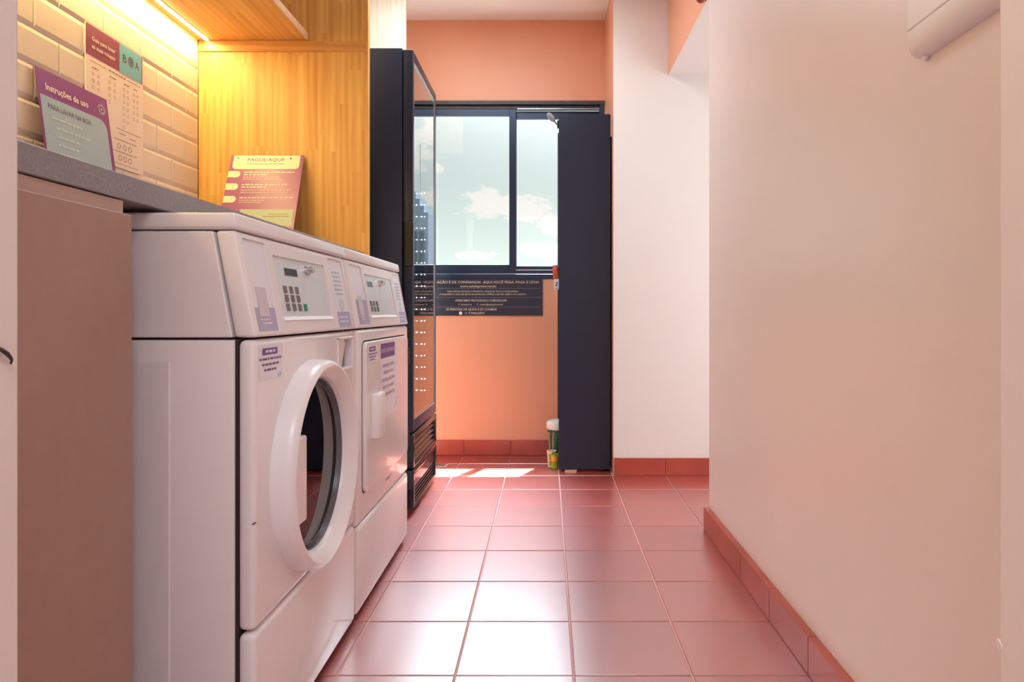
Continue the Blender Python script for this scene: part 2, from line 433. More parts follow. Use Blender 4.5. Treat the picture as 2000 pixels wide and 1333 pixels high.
# cut row against the window wall
bm = bmesh.new(); add_box(bm, -0.15 + TG, 0.15 - TG, 0.0 + TG, YB - 4.1195, -0.02, 0.0, 0.0016, 1); bmesh.ops.recalc_face_normals(bm, faces=bm.faces)
cut_me = bpy.data.meshes.new('floor_tile_cut'); bm.to_mesh(cut_me); bm.free(); cut_me.materials.append(M['floor'])
for i in range(-4, 1):
    o = bpy.data.objects.new('tile', cut_me); COL.objects.link(o); o.location = (0.068 + 0.3 * i + 0.15, 4.1195, 0); o.parent = fl

# window wall, with the opening
WX0, WX1, WZ0, WZ1 = -1.15, 0.369, 1.134, 2.277
bm = bmesh.new()
add_box(bm, -1.7, WX0, YB, 4.52, -0.1, ZC); add_box(bm, WX1, 0.38, YB, 4.52, -0.1, ZC)
add_box(bm, WX0, WX1, YB, 4.52, -0.1, WZ0); add_box(bm, WX0, WX1, YB, 4.52, WZ1, ZC)
wb = struct(obj('wall_back', bm, M['orange']))
lathe_obj('cover_plate', [(-0.004, 0.0), (-0.004, 0.022), (-0.001, 0.025), (0, 0.025)], (-0.06, YB, 2.772), M['orange'], wb, 'Y', 32)
# block right of the window: white face to the room, orange face to the window bay
bm = bmesh.new(); fs = add_box(bm, 0.375, 2.6, 3.83, 4.52, -0.1, ZC); fs[5].material_index = 1
struct(obj('wall_end', bm, [M['white'], M['orange']], recalc=False))
struct(box('wall_right', XR, XR + 0.14, 0.50, 2.87, -0.1, ZC, M['pink'], bev=0.004))
bm = bmesh.new(); fs = add_box(bm, XR, XR + 0.14, 2.87, 3.83, 2.256, ZC); fs[0].material_index = 1
struct(obj('wall_lintel', bm, [M['orange'], M['white']], recalc=False))
struct(box('ceiling_hall', XR + 0.14, 2.6, 1.7, 3.83, 2.256, 2.30, M['white']))
wl = struct(box('wall_left', -1.7, XL - 0.0038, 0.50, 4.37, -0.1, ZC, M['tgrout']))
struct(box('ceiling', -1.7, 2.6, -1.6, 4.52, ZC, ZC + 0.1, M['ceil']))
# doorway the photo is taken through
def jamb(name, x0, x1, chip):
    bm = bmesh.new(); add_box(bm, x0, x1, 0.40, 0.555, -0.1, ZC)
    edge = x1 if x0 < -1 else x0
    for v in bm.verts: pass
    es = [e for e in bm.edges if all(abs(v.co.x - edge) < 1e-6 and abs(v.co.y - 0.555) < 1e-6 for v in e.verts)]
    bmesh.ops.bevel(bm, geom=es, offset=0.0035, segments=2, affect='EDGES', profile=0.5)
    return struct(obj(name, bm, M['jamb']))
jl = jamb('wall_doorway_left', -1.7, -0.4305, False)
jr = jamb('wall_doorway_right', 0.3685, 1.2, True)
struct(box('wall_doorway_top', -0.4305, 0.3685, 0.40, 0.555, 2.1, ZC, M['jamb']))
lathe_obj('plaster_chip', [(-0.0004, 0.0001), (-0.0004, 0.004), (0.001, 0.006)], (0.3685, 0.5535, 0.648), M['jamb'], jr, 'X', 7)
# the room behind the camera and the hall beyond the opening
struct(box('wall_front', -1.7, 2.6, -1.7, -1.6, -0.1, ZC, M['pink']))
struct(box('wall_front_left', -1.8, -1.7, -1.7, 4.52, -0.1, ZC, M['pink']))
struct(box('wall_front_right', 1.2, 1.3, -1.6, 0.555, -0.1, ZC, M['pink']))
struct(box('wall_hall_near', XR + 0.14, 2.6, 1.6, 1.7, -0.1, ZC, M['white']))
struct(box('wall_hall_side', 2.6, 2.7, 1.6, 4.52, -0.1, ZC, M['white']))

# wall tiles: pressed-edge white tiles, 20 x 10 running bond
def wall_tile_mesh(y0, y1, z0, z1):
    x = XL; b = 0.013; c = 0.004; d = 0.006
    bm = bmesh.new()
    lo = [bm.verts.new(c) for c in ((x - d, y0, z0), (x - d, y1, z0), (x - d, y1, z1), (x - d, y0, z1))]
    mi = [bm.verts.new(c) for c in ((x - 0.0028, y0, z0), (x - 0.0028, y1, z0), (x - 0.0028, y1, z1), (x - 0.0028, y0, z1))]
    hi = [bm.verts.new(c) for c in ((x, y0 + c, z0 + b), (x, y1 - c, z0 + b), (x, y1 - c, z1 - b), (x, y0 + c, z1 - b))]
    for k in range(4):
        bm.faces.new((lo[k], lo[(k + 1) % 4], mi[(k + 1) % 4], mi[k])); bm.faces.new((mi[k], mi[(k + 1) % 4], hi[(k + 1) % 4], hi[k]))
    bm.faces.new(hi)
    bmesh.ops.recalc_face_normals(bm, faces=bm.faces)
    me = bpy.data.meshes.new('wall_tile'); bm.to_mesh(me); bm.free(); me.materials.append(M['tile']); return me
P = 0.1017; PY = 0.2002; g = 0.0009
cache = {}
for r in range(-3, 7):
    z0 = 1.4095 + P * r; z1 = z0 + P
    yj = 2.601 if r % 2 == 0 else 2.502
    for k in range(-9, 3):
        y0 = yj + PY * k; y1 = y0 + PY
        if y0 > 2.795 or y1 < 0.8: continue
        y1c = min(y1, 2.798)
        key = (round(y1c - y0, 3))
        if key not in cache:
            cache[key] = wall_tile_mesh(g, y1c - y0 - g, g, P - g)
        o = bpy.data.objects.new('tile', cache[key]); COL.objects.link(o); o.location = (0, y0, z0); o.parent = wl

# skirting tiles
def skirt(name, pieces, axis):
    root = bpy.data.objects.new(name, None); COL.objects.link(root); root['kind'] = 'structure'
    for x0, x1, y0, y1 in pieces:
        box('tile', x0, x1, y0, y1, 0.001, 0.098, M['skirt'], root, 0.0015, 1)
    return root
xs = [-1.43, -0.832, -0.532, -0.232, 0.068, 0.368]
skirt('baseboard_back', [(a + .0015, b - .0015, YB - 0.012, YB) for a, b in zip(xs, xs[1:])], 'x')
xs = [0.377, 0.668, 0.968, 1.268, 1.568, 1.868]
skirt('baseboard_end', [(a + .0015, b - .0015, 3.818, 3.83) for a, b in zip(xs, xs[1:])], 'x')
ys = [0.56, 0.82, 1.1195, 1.4195, 1.7195, 2.0195, 2.3195, 2.6195, 2.868]
skirt('baseboard_right', [(XR - 0.024, XR, a + .001, b - .001) for a, b in zip(ys, ys[1:])], 'y')

# ------------------------------------------------------------------ window
win = bpy.data.objects.new('window_1', None); COL.objects.link(win); win['kind'] = 'structure'
win['label'] = 'black aluminium sliding window with two panes showing sky'
def frame_rect(name, x0, x1, z0, z1, y0, y1, tl, tr, tb, tt, m, parent, bev=0.0015):
    bm = bmesh.new()
    add_box(bm, x0, x0 + tl, y0, y1, z0, z1, bev, 1); add_box(bm, x1 - tr, x1, y0, y1, z0, z1, bev, 1)
    add_box(bm, x0 + tl, x1 - tr, y0, y1, z0, z0 + tb, bev, 1); add_box(bm, x0 + tl, x1 - tr, y0, y1, z1 - tt, z1, bev, 1)
    return obj(name, bm, m, parent)
frame_rect('outer_frame', WX0, WX1, WZ0, WZ1, YB - 0.006, YB + 0.075, 0.03, 0.03, 0.030, 0.022, M['alu'], win)
box('upper_track', WX0 + .03, WX1 - .03, YB + 0.012, YB + 0.06, WZ1 - 0.045, WZ1 - 0.022, M['wornalu'], win, 0.001, 1)
box('head_strip', WX0, WX1 + 0.004, YB - 0.010, YB - 0.002, WZ1 - 0.022, WZ1 + 0.002, M['wornalu'], win, 0.001, 1)
box('track_rail', -0.19, WX1 - .03, YB + 0.002, YB + 0.006, WZ1 - 0.050, WZ1 - 0.045, M['aluw'], win)
for y, z in ((YB + 0.004, WZ0 + 0.034), (YB + 0.035, WZ0 + 0.062)):
    box('sill_rail', WX0 + .03, WX1 - .03, y, y + 0.004, z - 0.006, z, M['aluw'], win)
box('lower_track', WX0 + .03, WX1 - .03, YB + 0.004, YB + 0.07, WZ0 + 0.026, WZ0 + 0.030, M['alu'], win)
s1 = frame_rect('sash', WX0 + 0.03, -0.198, WZ0 + 0.034, WZ1 - 0.048, YB + 0.008, YB + 0.033, 0.04, 0.044, 0.058, 0.043, M['alu'], win)
box('pane', WX0 + 0.068, -0.240, YB + 0.018, YB + 0.022, WZ0 + 0.09, WZ1 - 0.089, M['glass'], s1)
s2 = frame_rect('sash', -0.24, WX1 - 0.03, WZ0 + 0.034, WZ1 - 0.052, YB + 0.040, YB + 0.065, 0.044, 0.04, 0.052, 0.050, M['alu'], win)
box('pane', -0.198, WX1 - 0.068, YB + 0.050, YB + 0.054, WZ0 + 0.084, WZ1 - 0.100, M['glass'], s2)

struct(box('trim_bounce_1', WX0 - 0.03, WX1 + 0.008, YB + 0.078, 4.70, WZ0 + 0.001, WZ0 + 0.012, M['white']))  # unseen white ledge outside, added to bounce sunlight up to the ceiling

# ------------------------------------------------------------------ washing machine and dryer
def console_frame(y0):
    """frame on the sloped console face: x along the aisle, y up the slope from its lower edge"""
    lo = Vector((-0.558, y0, 0.870)); up = Vector((-0.039, 0, 0.207)).normalized(); right = Vector((0, 1, 0))
    return (lo, right, up, right.cross(up).normalized())
def machine(root, y0, y1, zseam, front_cutters=()):
    b = box('cabinet_body', -1.28, -0.600, y0, y1, 0.035, 0.866, M['enamel'], root, 0.004)
    prism_y('upper_side_shell', [(-1.28, 0.871), (-0.604, 0.871), (-0.641, 1.076), (-1.28, 1.076)], y0, y1, M['enamel'], root, 0.003)
    lid = prism_y('top_lid', [(-1.28, 1.080), (-0.592, 1.080), (-0.597, 1.112), (-1.28, 1.112)], y0 - 0.001, y1 + 0.001, M['enamel2'], root, 0.007, 3)
    con = prism_y('control_console', [(-0.599, 0.871), (-0.558, 0.871), (-0.597, 1.077), (-0.637, 1.077)], y0, y1, M['enamel2'], root, 0.007, 3)
    bm = bmesh.new(); add_box(bm, -0.594, -0.56, y0, y1, zseam + 0.003, 0.866, 0.012, 4)
    fp = obj('front_panel', bm, M['enamel'], root)
    bm = bmesh.new(); add_box(bm, -0.594, -0.56, y0, y1, 0.022, zseam - 0.003, 0.012, 4)
    kp = obj('kick_panel', bm, M['enamel'], root)
    box('gap_backing', -0.600, -0.594, y0 + 0.004, y1 - 0.004, 0.04, 0.868, M['shadowgap'], root)
    for x in (-1.2, -0.66):
        for y in (y0 + 0.07, y1 - 0.07):
            lathe_obj('foot', [(0.0, 0.022), (0.008, 0.022), (0.012, 0.012), (0.04, 0.012)], (x, y, 0), M['shadowgap'], root, 'Z', 16)
    for p in (lid, con, fp, kp, b): shade_auto(p, 40)
    return b, con, fp
def console_pocket(con, F, rects, depth=0.004):
    cs = []
    for x0, x1, y0, y1 in rects:
        bm = bmesh.new()
        a = [bm.verts.new(onto(F, x, y, -depth)) for x, y in rrect(x0, x1, y0, y1, 0.006, 4)]
        b = [bm.verts.new(onto(F, x, y, 0.02)) for x, y in rrect(x0, x1, y0, y1, 0.006, 4)]
        bm.faces.new(a); bm.faces.new(b[::-1])
        for i in range(len(a)): bm.faces.new((a[i], a[(i + 1) % len(a)], b[(i + 1) % len(b)], b[i]))
        cs.append(obj('cutter', bm, None))
    boolean(con, cs); shade_auto(con, 40)

# -- washer
W0, W1 = 1.304, 1.984
wm = thing('washing_machine', 'white front-loading washing machine with round porthole door and keypad console', 'washing machine', (-0.93, 1.644, 0))
body, con, fp = machine(wm, W0, W1, 0.302)
DC = (1.615, 0.564)
def cyl_cutter(r, x0, x1):
    bm = bmesh.new(); lathe(bm, [(x0, r), (x1, r)], (0, DC[0], DC[1]), 'X', 64); return obj('cutter', bm, None)
cut2 = box('cutter', -0.585, -0.5, 1.822, 1.948, 0.766, 0.846, None)
boolean(fp, [cyl_cutter(0.20, -0.7, -0.5), cut2]); shade_auto(fp, 40)
boolean(body, [cyl_cutter(0.19, -1.05, -0.5)]); shade_auto(body, 40)
gb = [o for o in COL.objects if o.name.startswith('gap_backing') and o.parent == wm][0]
boolean(gb, [cyl_cutter(0.20, -0.7, -0.5)])
ring = lathe_obj('door_ring', [(-0.5605, 0.2435), (-0.532, 0.2425), (-0.520, 0.240), (-0.513, 0.234), (-0.511, 0.228), (-0.514, 0.222), (-0.532, 0.204), (-0.538, 0.200), (-0.562, 0.197), (-0.5625, 0.230)], (0, DC[0], DC[1]), M['enamel2'], wm, 'X', 96, closed=True)
g1 = lathe_obj('door_gasket', [(-0.550, 0.1985), (-0.546, 0.1965), (-0.549, 0.1945), (-0.553, 0.1940), (-0.550, 0.1920), (-0.553, 0.1905), (-0.557, 0.1900), (-0.554, 0.1880), (-0.557, 0.1865), (-0.572, 0.186), (-0.580, 0.1985)], (0, DC[0], DC[1]), M['rubber'], wm, 'X', 96, closed=True)
lathe_obj('door_glass', [(-0.558, 0.1868), (-0.566, 0.183), (-0.582, 0.172), (-0.602, 0.156), (-0.616, 0.136), (-0.624, 0.09), (-0.626, 0.0001)], (0, DC[0], DC[1]), M['smoke'], wm, 'X', 72)
lathe_obj('door_bellows', [(-0.566, 0.1995), (-0.580, 0.1925), (-0.600, 0.1885), (-0.612, 0.1860), (-0.606, 0.1895), (-0.585, 0.1995)], (0, DC[0], DC[1]), M['blackin'], wm, 'X', 72, closed=True)
dr = lathe_obj('drum', [(-0.60, 0.186), (-0.68, 0.188), (-1.02, 0.188), (-1.03, 0.18), (-1.035, 0.0001)], (0, DC[0], DC[1]), M['steel'], wm, 'X', 48)
bm = bmesh.new()
for k in range(3):
    t = R(100 + 120 * k); c, s = math.cos(t), math.sin(t)
    pts = [(0.186, -0.045), (0.155, -0.012), (0.155, 0.012), (0.186, 0.045)]
    q = [(DC[0] + r * c - w * s, DC[1] + r * s + w * c) for r, w in pts]
    a = [bm.verts.new((-0.70, y, z)) for y, z in q]; b = [bm.verts.new((-1.02, y, z)) for y, z in q]
    bm.faces.new(a); bm.faces.new(b[::-1])
    for i in range(4): bm.faces.new((a[i], b[i], b[(i + 1) % 4], a[(i + 1) % 4]))
stuff(obj('lifter_vane', bm, M['steel'], dr))
prism = bmesh.new(); add_box(prism, -0.556, -0.524, 1.402, 1.488, 0.465, 0.652, 0.006, 3); 
h = obj('door_handle', prism, M['enamel2'], wm); shade_auto(h, 40)
# detergent drawer pocket
frame = bmesh.new()
add_box(frame, -0.584, -0.557, 1.818, 1.8225, 0.760, 0.851, 0.0012, 1); add_box(frame, -0.584, -0.557, 1.9475, 1.952, 0.760, 0.851, 0.0012, 1)
add_box(frame, -0.584, -0.557, 1.818, 1.952, 0.760, 0.767, 0.0012, 1); add_box(frame, -0.584, -0.557, 1.818, 1.952, 0.845, 0.851, 0.0012, 1)
df = obj('drawer_frame', frame, M['enamel2'], wm)
prism_y('drawer_front', [(-0.584, 0.768), (-0.574, 0.768), (-0.5635, 0.830), (-0.566, 0.844), (-0.584, 0.844)], 1.824, 1.900, M['enamel2'], df, 0.001, 1)
box('drawer_slot', -0.585, -0.580, 1.902, 1.946, 0.768, 0.844, M['greyp'], df)
# side service panel and screw
sp = bmesh.new(); add_box(sp, -1.15, -0.723, W0 - 0.0025, W0 + 0.01, 0.06, 0.825, 0.002, 2); obj('side_panel', sp, M['enamel'], wm)
tube('scuff', [(-0.5655, W0 - 0.0005, 0.512), (-0.560, W0 + 0.004, 0.515)], 0.0012, M['blackmark'], wm, 6)
# console inserts
F = console_frame(W0)
SL = 0.2106
def sy(s): return SL - s        # s = distance down the slope from the top edge
def console_inserts(root, con, F, st1, pan, st2, lcd, knob, keys, grn, sub):
    console_pocket(con, F, [(st1[0], st1[1], sy(0.200), sy(0.012)), (pan[0], pan[1], sy(0.178), sy(0.034)), (st2[0], st2[1], sy(0.203), sy(0.010))])
    e = 0.0025
    s = flat('instruction_sticker', [rrect(st1[0] + e, st1[1] - e, sy(0.198), sy(0.014), 0.004)], F, -0.0034, M['sticker'], root)
    flat('tinted_base', [rrect(st1[0] + e, st1[1] - e, sy(0.198), sy(sub))], F, -0.0030, M['lav'], s)
    cx = (st1[0] + st1[1]) / 2
    # the pale square in the sticker is left without its code
    flat('pale_square', [rrect(cx - 0.026, cx + 0.022, sy(0.168), sy(0.108), 0.002)], F, -0.0027, M['palesq'], s)
    dashes('small_print', [(cx - 0.026, cx + 0.026, sy(0.176), 0.004), (cx - 0.02, cx + 0.024, sy(0.184), 0.004)], F, -0.0026, M['brd_c'], s, 4)
    p = flat('control_panel', [rrect(pan[0] + e, pan[1] - e, sy(0.176), sy(0.036), 0.003)], F, -0.0034, M['lidmat'], root)
    lo = bmesh.new()
    for a, b in ((-0.0035, 0.002),):
        vs = [onto(F, pan[0] + e, sy(0.178), a), onto(F, pan[1] - e, sy(0.178), a), onto(F, pan[1] - e, sy(0.169), a), onto(F, pan[0] + e, sy(0.169), a)]
        ws = [onto(F, pan[0] + e, sy(0.178), b), onto(F, pan[1] - e, sy(0.178), b), onto(F, pan[1] - e, sy(0.171), -0.001), onto(F, pan[0] + e, sy(0.171), -0.001)]
        v = [lo.verts.new(c) for c in vs + ws]
        for q in ((0, 1, 2, 3), (4, 5, 6, 7), (0, 1, 5, 4), (1, 2, 6, 5), (2, 3, 7, 6), (3, 0, 4, 7)): lo.faces.new([v[i] for i in q])
    obj('panel_ledge', lo, M['enamel2'], p)
    flat('display', [rrect(lcd[0], lcd[1], sy(lcd[3]), sy(lcd[2]), 0.001)], F, -0.0026, M['lcd'], p)
    kx, ks = knob
    k = bmesh.new(); c = onto(F, kx, sy(ks), 0); rings = []
    for off, r in ((-0.0034, 0.012), (0.002, 0.012), (0.004, 0.0095), (0.014, 0.0085), (0.016, 0.006)):
        rings.append([k.verts.new(onto(F, kx + r * math.cos(2 * math.pi * i / 20), sy(ks) + r * math.sin(2 * math.pi * i / 20), off)) for i in range(20)])
    for a, b in zip(rings, rings[1:]):
        for i in range(20): k.faces.new((a[i], a[(i + 1) % 20], b[(i + 1) % 20], b[i]))
    k.faces.new(rings[-1])
    shade_auto(obj('key_lock', k, M['chrome'], p), 40)
    for (x, s_) in keys:
        kb = bmesh.new(); w = 0.0085
        a = [kb.verts.new(onto(F, X, Y, -0.0034)) for X, Y in rrect(x - w, x + w, sy(s_ + w), sy(s_ - w), 0.001, 2)]
        b = [kb.verts.new(onto(F, X, Y, -0.0008)) for X, Y in rrect(x - w + .0008, x + w - .0008, sy(s_ + w - .0008), sy(s_ - w + .0008), 0.001, 2)]
        kb.faces.new(b)
        for i in range(len(a)): kb.faces.new((a[i], a[(i + 1) % len(a)], b[(i + 1) % len(b)], b[i]))
        o = obj('key', kb, M['key'] if (x, s_) != grn else M['green'], p)
        if (x, s_) == grn: o['label'] = 'green start key'
    s = flat('logo_sticker', [rrect(st2[0] + e, st2[1] - e, sy(0.201), sy(0.012), 0.004)], F, -0.0034, M['sticker'], root)
    flat('tinted_base', [rrect(st2[0] + e, st2[1] - e, sy(0.201), sy(0.158))], F, -0.0030, M['lav'], s)
    lb = bmesh.new(); cx = (st2[0] + st2[1]) / 2
    ring_poly(F, cx, sy(0.140), 0.010, 0.013, -0.0028, lb); ring_poly(F, cx, sy(0.140), 0.018, 0.0195, -0.0028, lb)
    stuff(obj('logo', lb, M['mint'], s, recalc=False))
    dashes('small_print', [(st2[0] + .02, st2[1] - .02, sy(0.176), 0.005), (st2[0] + .025, st2[1] - .03, sy(0.188), 0.005)], F, -0.0027, M['sticker'], s, 9)
    dashes('pale_print', [(st2[0] + .03, st2[1] - .03, sy(0.05 + .012 * i), 0.005) for i in range(6)], F, -0.0027, M['brd_l'], s, 5)
y = W0
console_inserts(wm, con, F, (0.018, 0.126), (0.156, 0.494), (0.532, 0.660), (1.521 - y, 1.598 - y, 0.058, 0.075), (1.664 - y, 0.056),
    [(1.504 - y + dx, s) for s in (0.108, 0.128, 0.148) for dx in (0, 0.036, 0.071)] + [(1.504 - y + 0.107, 0.148)], (1.504 - y + 0.107, 0.148), 0.15)
FF = (Vector((-0.56, 0, 0)), Vector((0, 1, 0)), Vector((0, 0, 1)), Vector((1, 0, 0)))
st = flat('notice_sticker', [rrect(1.320, 1.440, 0.784, 0.856, 0.002)], FF, 0.0005, M['sticker'], wm)
flat('heading_bar', [rrect(1.335, 1.411, 0.8345, 0.848)], FF, 0.0009, M['purple'], st)
dashes('heading_print', [(1.350, 1.398, 0.839, 0.005)], FF, 0.0013, M['sticker'], st, 3)
dashes('small_print', [(1.322, 1.430, 0.824, 0.0045), (1.334, 1.420, 0.813, 0.0045), (1.345, 1.405, 0.802, 0.0045)], FF, 0.0009, M['inkp'], st, 8)
flat('leaf_mark', [circle(1.425, 0.792, 0.005), circle(1.416, 0.790, 0.003)], FF, 0.0009, M['mint'], st)

# -- dryer
D0, D1 = 2.004, 2.735
td = thing('tumble_dryer', 'white tumble dryer with square door beside the black cooler', 'dryer', (-0.93, 2.36, 0))
body2, con2, fp2 = machine(td, D0, D1, 0.280)
bm = bmesh.new()
pl = rrect(2.060, 2.676, 0.370, 0.828, 0.022, 6)
loops = [[bm.verts.new((x, (Y - 2.368) * k + 2.368, (Z - 0.599) * k2 + 0.599)) for Y, Z in pl] for x, k, k2 in ((-0.565, 1, 1), (-0.551, 1, 1), (-0.5475, 0.992, 0.99), (-0.547, 0.985, 0.98))]
for a, b in zip(loops, loops[1:]):
    for i in range(len(a)): bm.faces.new((a[i], a[(i + 1) % len(a)], b[(i + 1) % len(b)], b[i]))
bm.faces.new(loops[-1])
dd = obj('door', bm, M['enamel'], td); shade_auto(dd, 40)
gm = bmesh.new()
pa = rrect(2.055, 2.681, 0.365, 0.833, 0.025, 6)
a = [gm.verts.new((-0.5594, Y, Z)) for Y, Z in pa]; gm.faces.new(a); obj('door_gap', gm, M['shadowgap'], td)
hb = bmesh.new()
hp = [(2.112, 0), (2.120, 0.024), (2.150, 0.030), (2.160, 0.012), (2.190, 0.012), (2.205, 0.024), (2.213, 0)]
a = [hb.verts.new((-0.5472 + d, Y, 0.525)) for Y, d in hp]; b = [hb.verts.new((-0.5472 + d, Y, 0.662)) for Y, d in hp]
hb.faces.new(a); hb.faces.new(b[::-1])
for i in range(len(a)): hb.faces.new((a[i], a[(i + 1) % len(a)], b[(i + 1) % len(b)], b[i]))
bmesh.ops.recalc_face_normals(hb, faces=hb.faces); bmesh.ops.bevel(hb, geom=list(hb.edges), offset=0.003, segments=2, affect='EDGES', profile=0.5)
shade_auto(obj('door_handle', hb, M['enamel2'], dd), 40)
for z0, z1 in ((0.714, 0.776), (0.390, 0.462)):
    hg = bmesh.new(); add_box(hg, -0.562, -0.546, 2.689, 2.699, z0, z1, 0.002, 2); obj('hinge', hg, M['steel'], td)
FD = (Vector((-0.547, 0, 0)), Vector((0, 1, 0)), Vector((0, 0, 1)), Vector((1, 0, 0)))
s = flat('notice_sticker', [rrect(2.072, 2.200, 0.758, 0.815, 0.002)], FD, 0.0005, M['sticker'], dd)
flat('heading_bar', [rrect(2.090, 2.168, 0.797, 0.812)], FD, 0.0009, M['purple'], s)
dashes('heading_print', [(2.10, 2.158, 0.802, 0.005)], FD, 0.0013, M['sticker'], s, 3)
dashes('small_print', [(2.08, 2.19, 0.787, 0.0045), (2.09, 2.18, 0.778, 0.0045), (2.10, 2.165, 0.769, 0.0045)], FD, 0.0009, M['inkp'], s, 8)
s = flat('door_notice', [rrect(2.226, 2.490, 0.565, 0.8165, 0.002)], FD, 0.0005, M['sticker'], dd)
flat('heading_bar', [rrect(2.236, 2.440, 0.766, 0.8145)], FD, 0.0009, M['purple'], s)
lettering('heading', [('PORTA SEM TRAVA', 2.338, 0.783, 0.0145, 'C', 0.190, 0.01)], FD, 0.0013, M['brd_w'], s)
lettering('notice_text', [('NÃO ABRA A PORTA', 2.345, 0.734, 0.011, 'C', 0.17), ('DURANTE O USO', 2.345, 0.711, 0.011, 'C', 0.14), ('CERTIFIQUE-SE SEMPRE', 2.345, 0.686, 0.011, 'C', 0.19),
    ('ANTES DE ABRIR', 2.345, 0.661, 0.011, 'C', 0.16), ('O EQUIPAMENTO', 2.345, 0.636, 0.011, 'C', 0.18)], FD, 0.0009, M['inkp'], s)
flat('leaf_mark', [circle(2.462, 0.592, 0.009), circle(2.440, 0.582, 0.006), circle(2.472, 0.606, 0.006)], FD, 0.0009, M['brd_l'], s)
dashes('maker_print', [(2.36, 2.44, 0.337, 0.003), (2.36, 2.42, 0.331, 0.003)], FF, 0.0006, M['greyp'], td, 2)
F2 = console_frame(D0); y = D0
console_inserts(td, con2, F2, (0.033, 0.164), (0.184, 0.562), (0.596, 0.724), (2.225 - y, 2.290 - y, 0.056, 0.074), (2.388 - y, 0.057),
    [(2.226 - y + dx, s) for s in (0.130, 0.149) for dx in (0, 0.038, 0.076)], (2.226 - y + 0.076, 0.149), 0.12)

# ------------------------------------------------------------------ worktop, cabinet, pine niche
wt = thing('worktop', 'grey granite worktop running along the tiled wall above the machines', 'countertop', (-1.09, 1.7, 1.12))
bm = bmesh.new(); add_box(bm, XL, -0.752, 0.56, 2.798, 1.121, 1.166, 0.002, 2); obj('stone_slab', bm, M['stone'], wt)
bc = thing('base_cabinet', 'taupe base cabinet under the worktop beside the washing machine', 'cabinet', (-1.05, 0.9, 0))
bm = bmesh.new(); add_box(bm, -1.40, -0.758, 0.58, 1.215, 0.08, 1.119); obj('carcass', bm, M['cabin'], bc)
bm = bmesh.new(); add_box(bm, -0.7575, -0.735, 0.60, 1.204, 0.06, 1.092, 0.0015, 1); obj('cabinet_door', bm, M['cab'], bc)
box('plinth', -1.38, -0.80, 0.60, 1.20, 0.0, 0.08, M['shadowgap'], bc)

pp = thing('pine_side_panel', 'tall pine board panel standing between the dryer and the black cooler', 'panel', (-1.08, 2.815, 0))
bm = bmesh.new(); add_box(bm, XL, -0.737, 2.80, 2.83, 0.0, 2.79, 0.001, 1); obj('pine_board', bm, M['pine'], pp)
bm = bmesh.new(); add_box(bm, XL + .001, -0.742, 2.794, 2.80, 1.993, 2.036, 0.001, 1); obj('pine_batten', bm, wood('pine_batten', (232, 182, 112), (206, 142, 76), axis='X', stave=0.06, length=1.0), pp)
sh = thing('pine_wall_shelf', 'deep pine shelf above the tiled wall with a glowing light strip beneath', 'shelf', (-1.2, 1.7, 2.04))
bm = bmesh.new(); add_box(bm, XL, -0.990, 0.56, 2.798, 2.040, 2.068, 0.001, 1); obj('shelf_board', bm, M['pineshelf'], sh)
bm = bmesh.new(); add_box(bm, -0.990, -0.982, 0.56, 2.798, 2.0395, 2.0685, 0.001, 1); obj('edge_strip', bm, M['pineedge'], sh)
ls = thing('led_strip_light', 'thin warm white light strip under the pine shelf', 'light', (-1.393, 1.7, 2.036))
bm = bmesh.new(); add_box(bm, -1.402, -1.384, 0.58, 2.788, 2.0375, 2.0395); obj('strip_profile', bm, M['aluw'], ls)
bm = bmesh.new(); add_box(bm, -1.400, -1.386, 0.58, 2.786, 2.0335, 2.0375, 0.001, 1); obj('diffuser', bm, M['ledm'], ls)
lamp('led_strip_glow', 'AREA', (-1.393, 1.69, 2.030), 12.5, (1.0, 0.73, 0.29), size=(0.012, 2.18))

pe = thing('pale_wood_panel', 'pale wood end panel rising behind the black cooler', 'panel', (-1.1, 3.82, 0))
bm = bmesh.new(); add_box(bm, -1.43, -0.798, 3.80, 3.825, 0.0, 2.79, 0.0008, 1); obj('board', bm, M['pale'], pe)
bm = bmesh.new(); add_box(bm, -0.798, -0.790, 3.7995, 3.8255, 0.0, 2.79, 0.0008, 1); obj('edge_band', bm, M['paleedge'], pe)

# ------------------------------------------------------------------ boards with print
# wash-care poster fixed to the tiles
def board(name, label, cat, F, w, h, th, m):
    """board whose printed face has its lower-left corner at F[0]"""
    r = thing(name, label, cat, tuple(onto(F, w / 2, 0, -th)))
    bm = bmesh.new(); v = [bm.verts.new(onto(F, x, y, d)) for d in (-th, 0) for x, y in ((0, 0), (w, 0), (w, h), (0, h))]
    for q in ((0, 3, 2, 1), (4, 5, 6, 7), (0, 1, 5, 4), (1, 2, 6, 5), (2, 3, 7, 6), (3, 0, 4, 7)): bm.faces.new([v[i] for i in q])
    return r, bm
Fp = (Vector((XL + 0.0045, 2.107, 1.404)), Vector((0, 1, 0)), Vector((0, 0, 1)), Vector((1, 0, 0)))
pr, bm = board('wash_care_poster', 'cream laundry symbol poster with maroon and teal header, stuck on the wall tiles', 'poster', Fp, 0.300, 0.420, 0.003, None)
obj('sheet', bm, M['brd_c'], pr)
flat('header', [rrect(0, 0.296, 0.322, 0.418)], Fp, 0.0004, M['brd_m'], pr)
flat('teal_block', [rrect(0.166, 0.290, 0.322, 0.418)], Fp, 0.0008, M['brd_t'], pr)
lettering('heading', [('Guia para lavar', 0.028, 0.372, 0.013, 'L', 0.115, 0.02), ('as suas roupas', 0.028, 0.348, 0.013, 'L', 0.115, 0.02)], Fp, 0.0012, M['brd_w'], pr)
lettering('logo_letters', [('B', 0.184, 0.362, 0.026, 'L', 0.020), ('A', 0.252, 0.362, 0.026, 'L', 0.022)], Fp, 0.0012, M['brd_d'], pr)
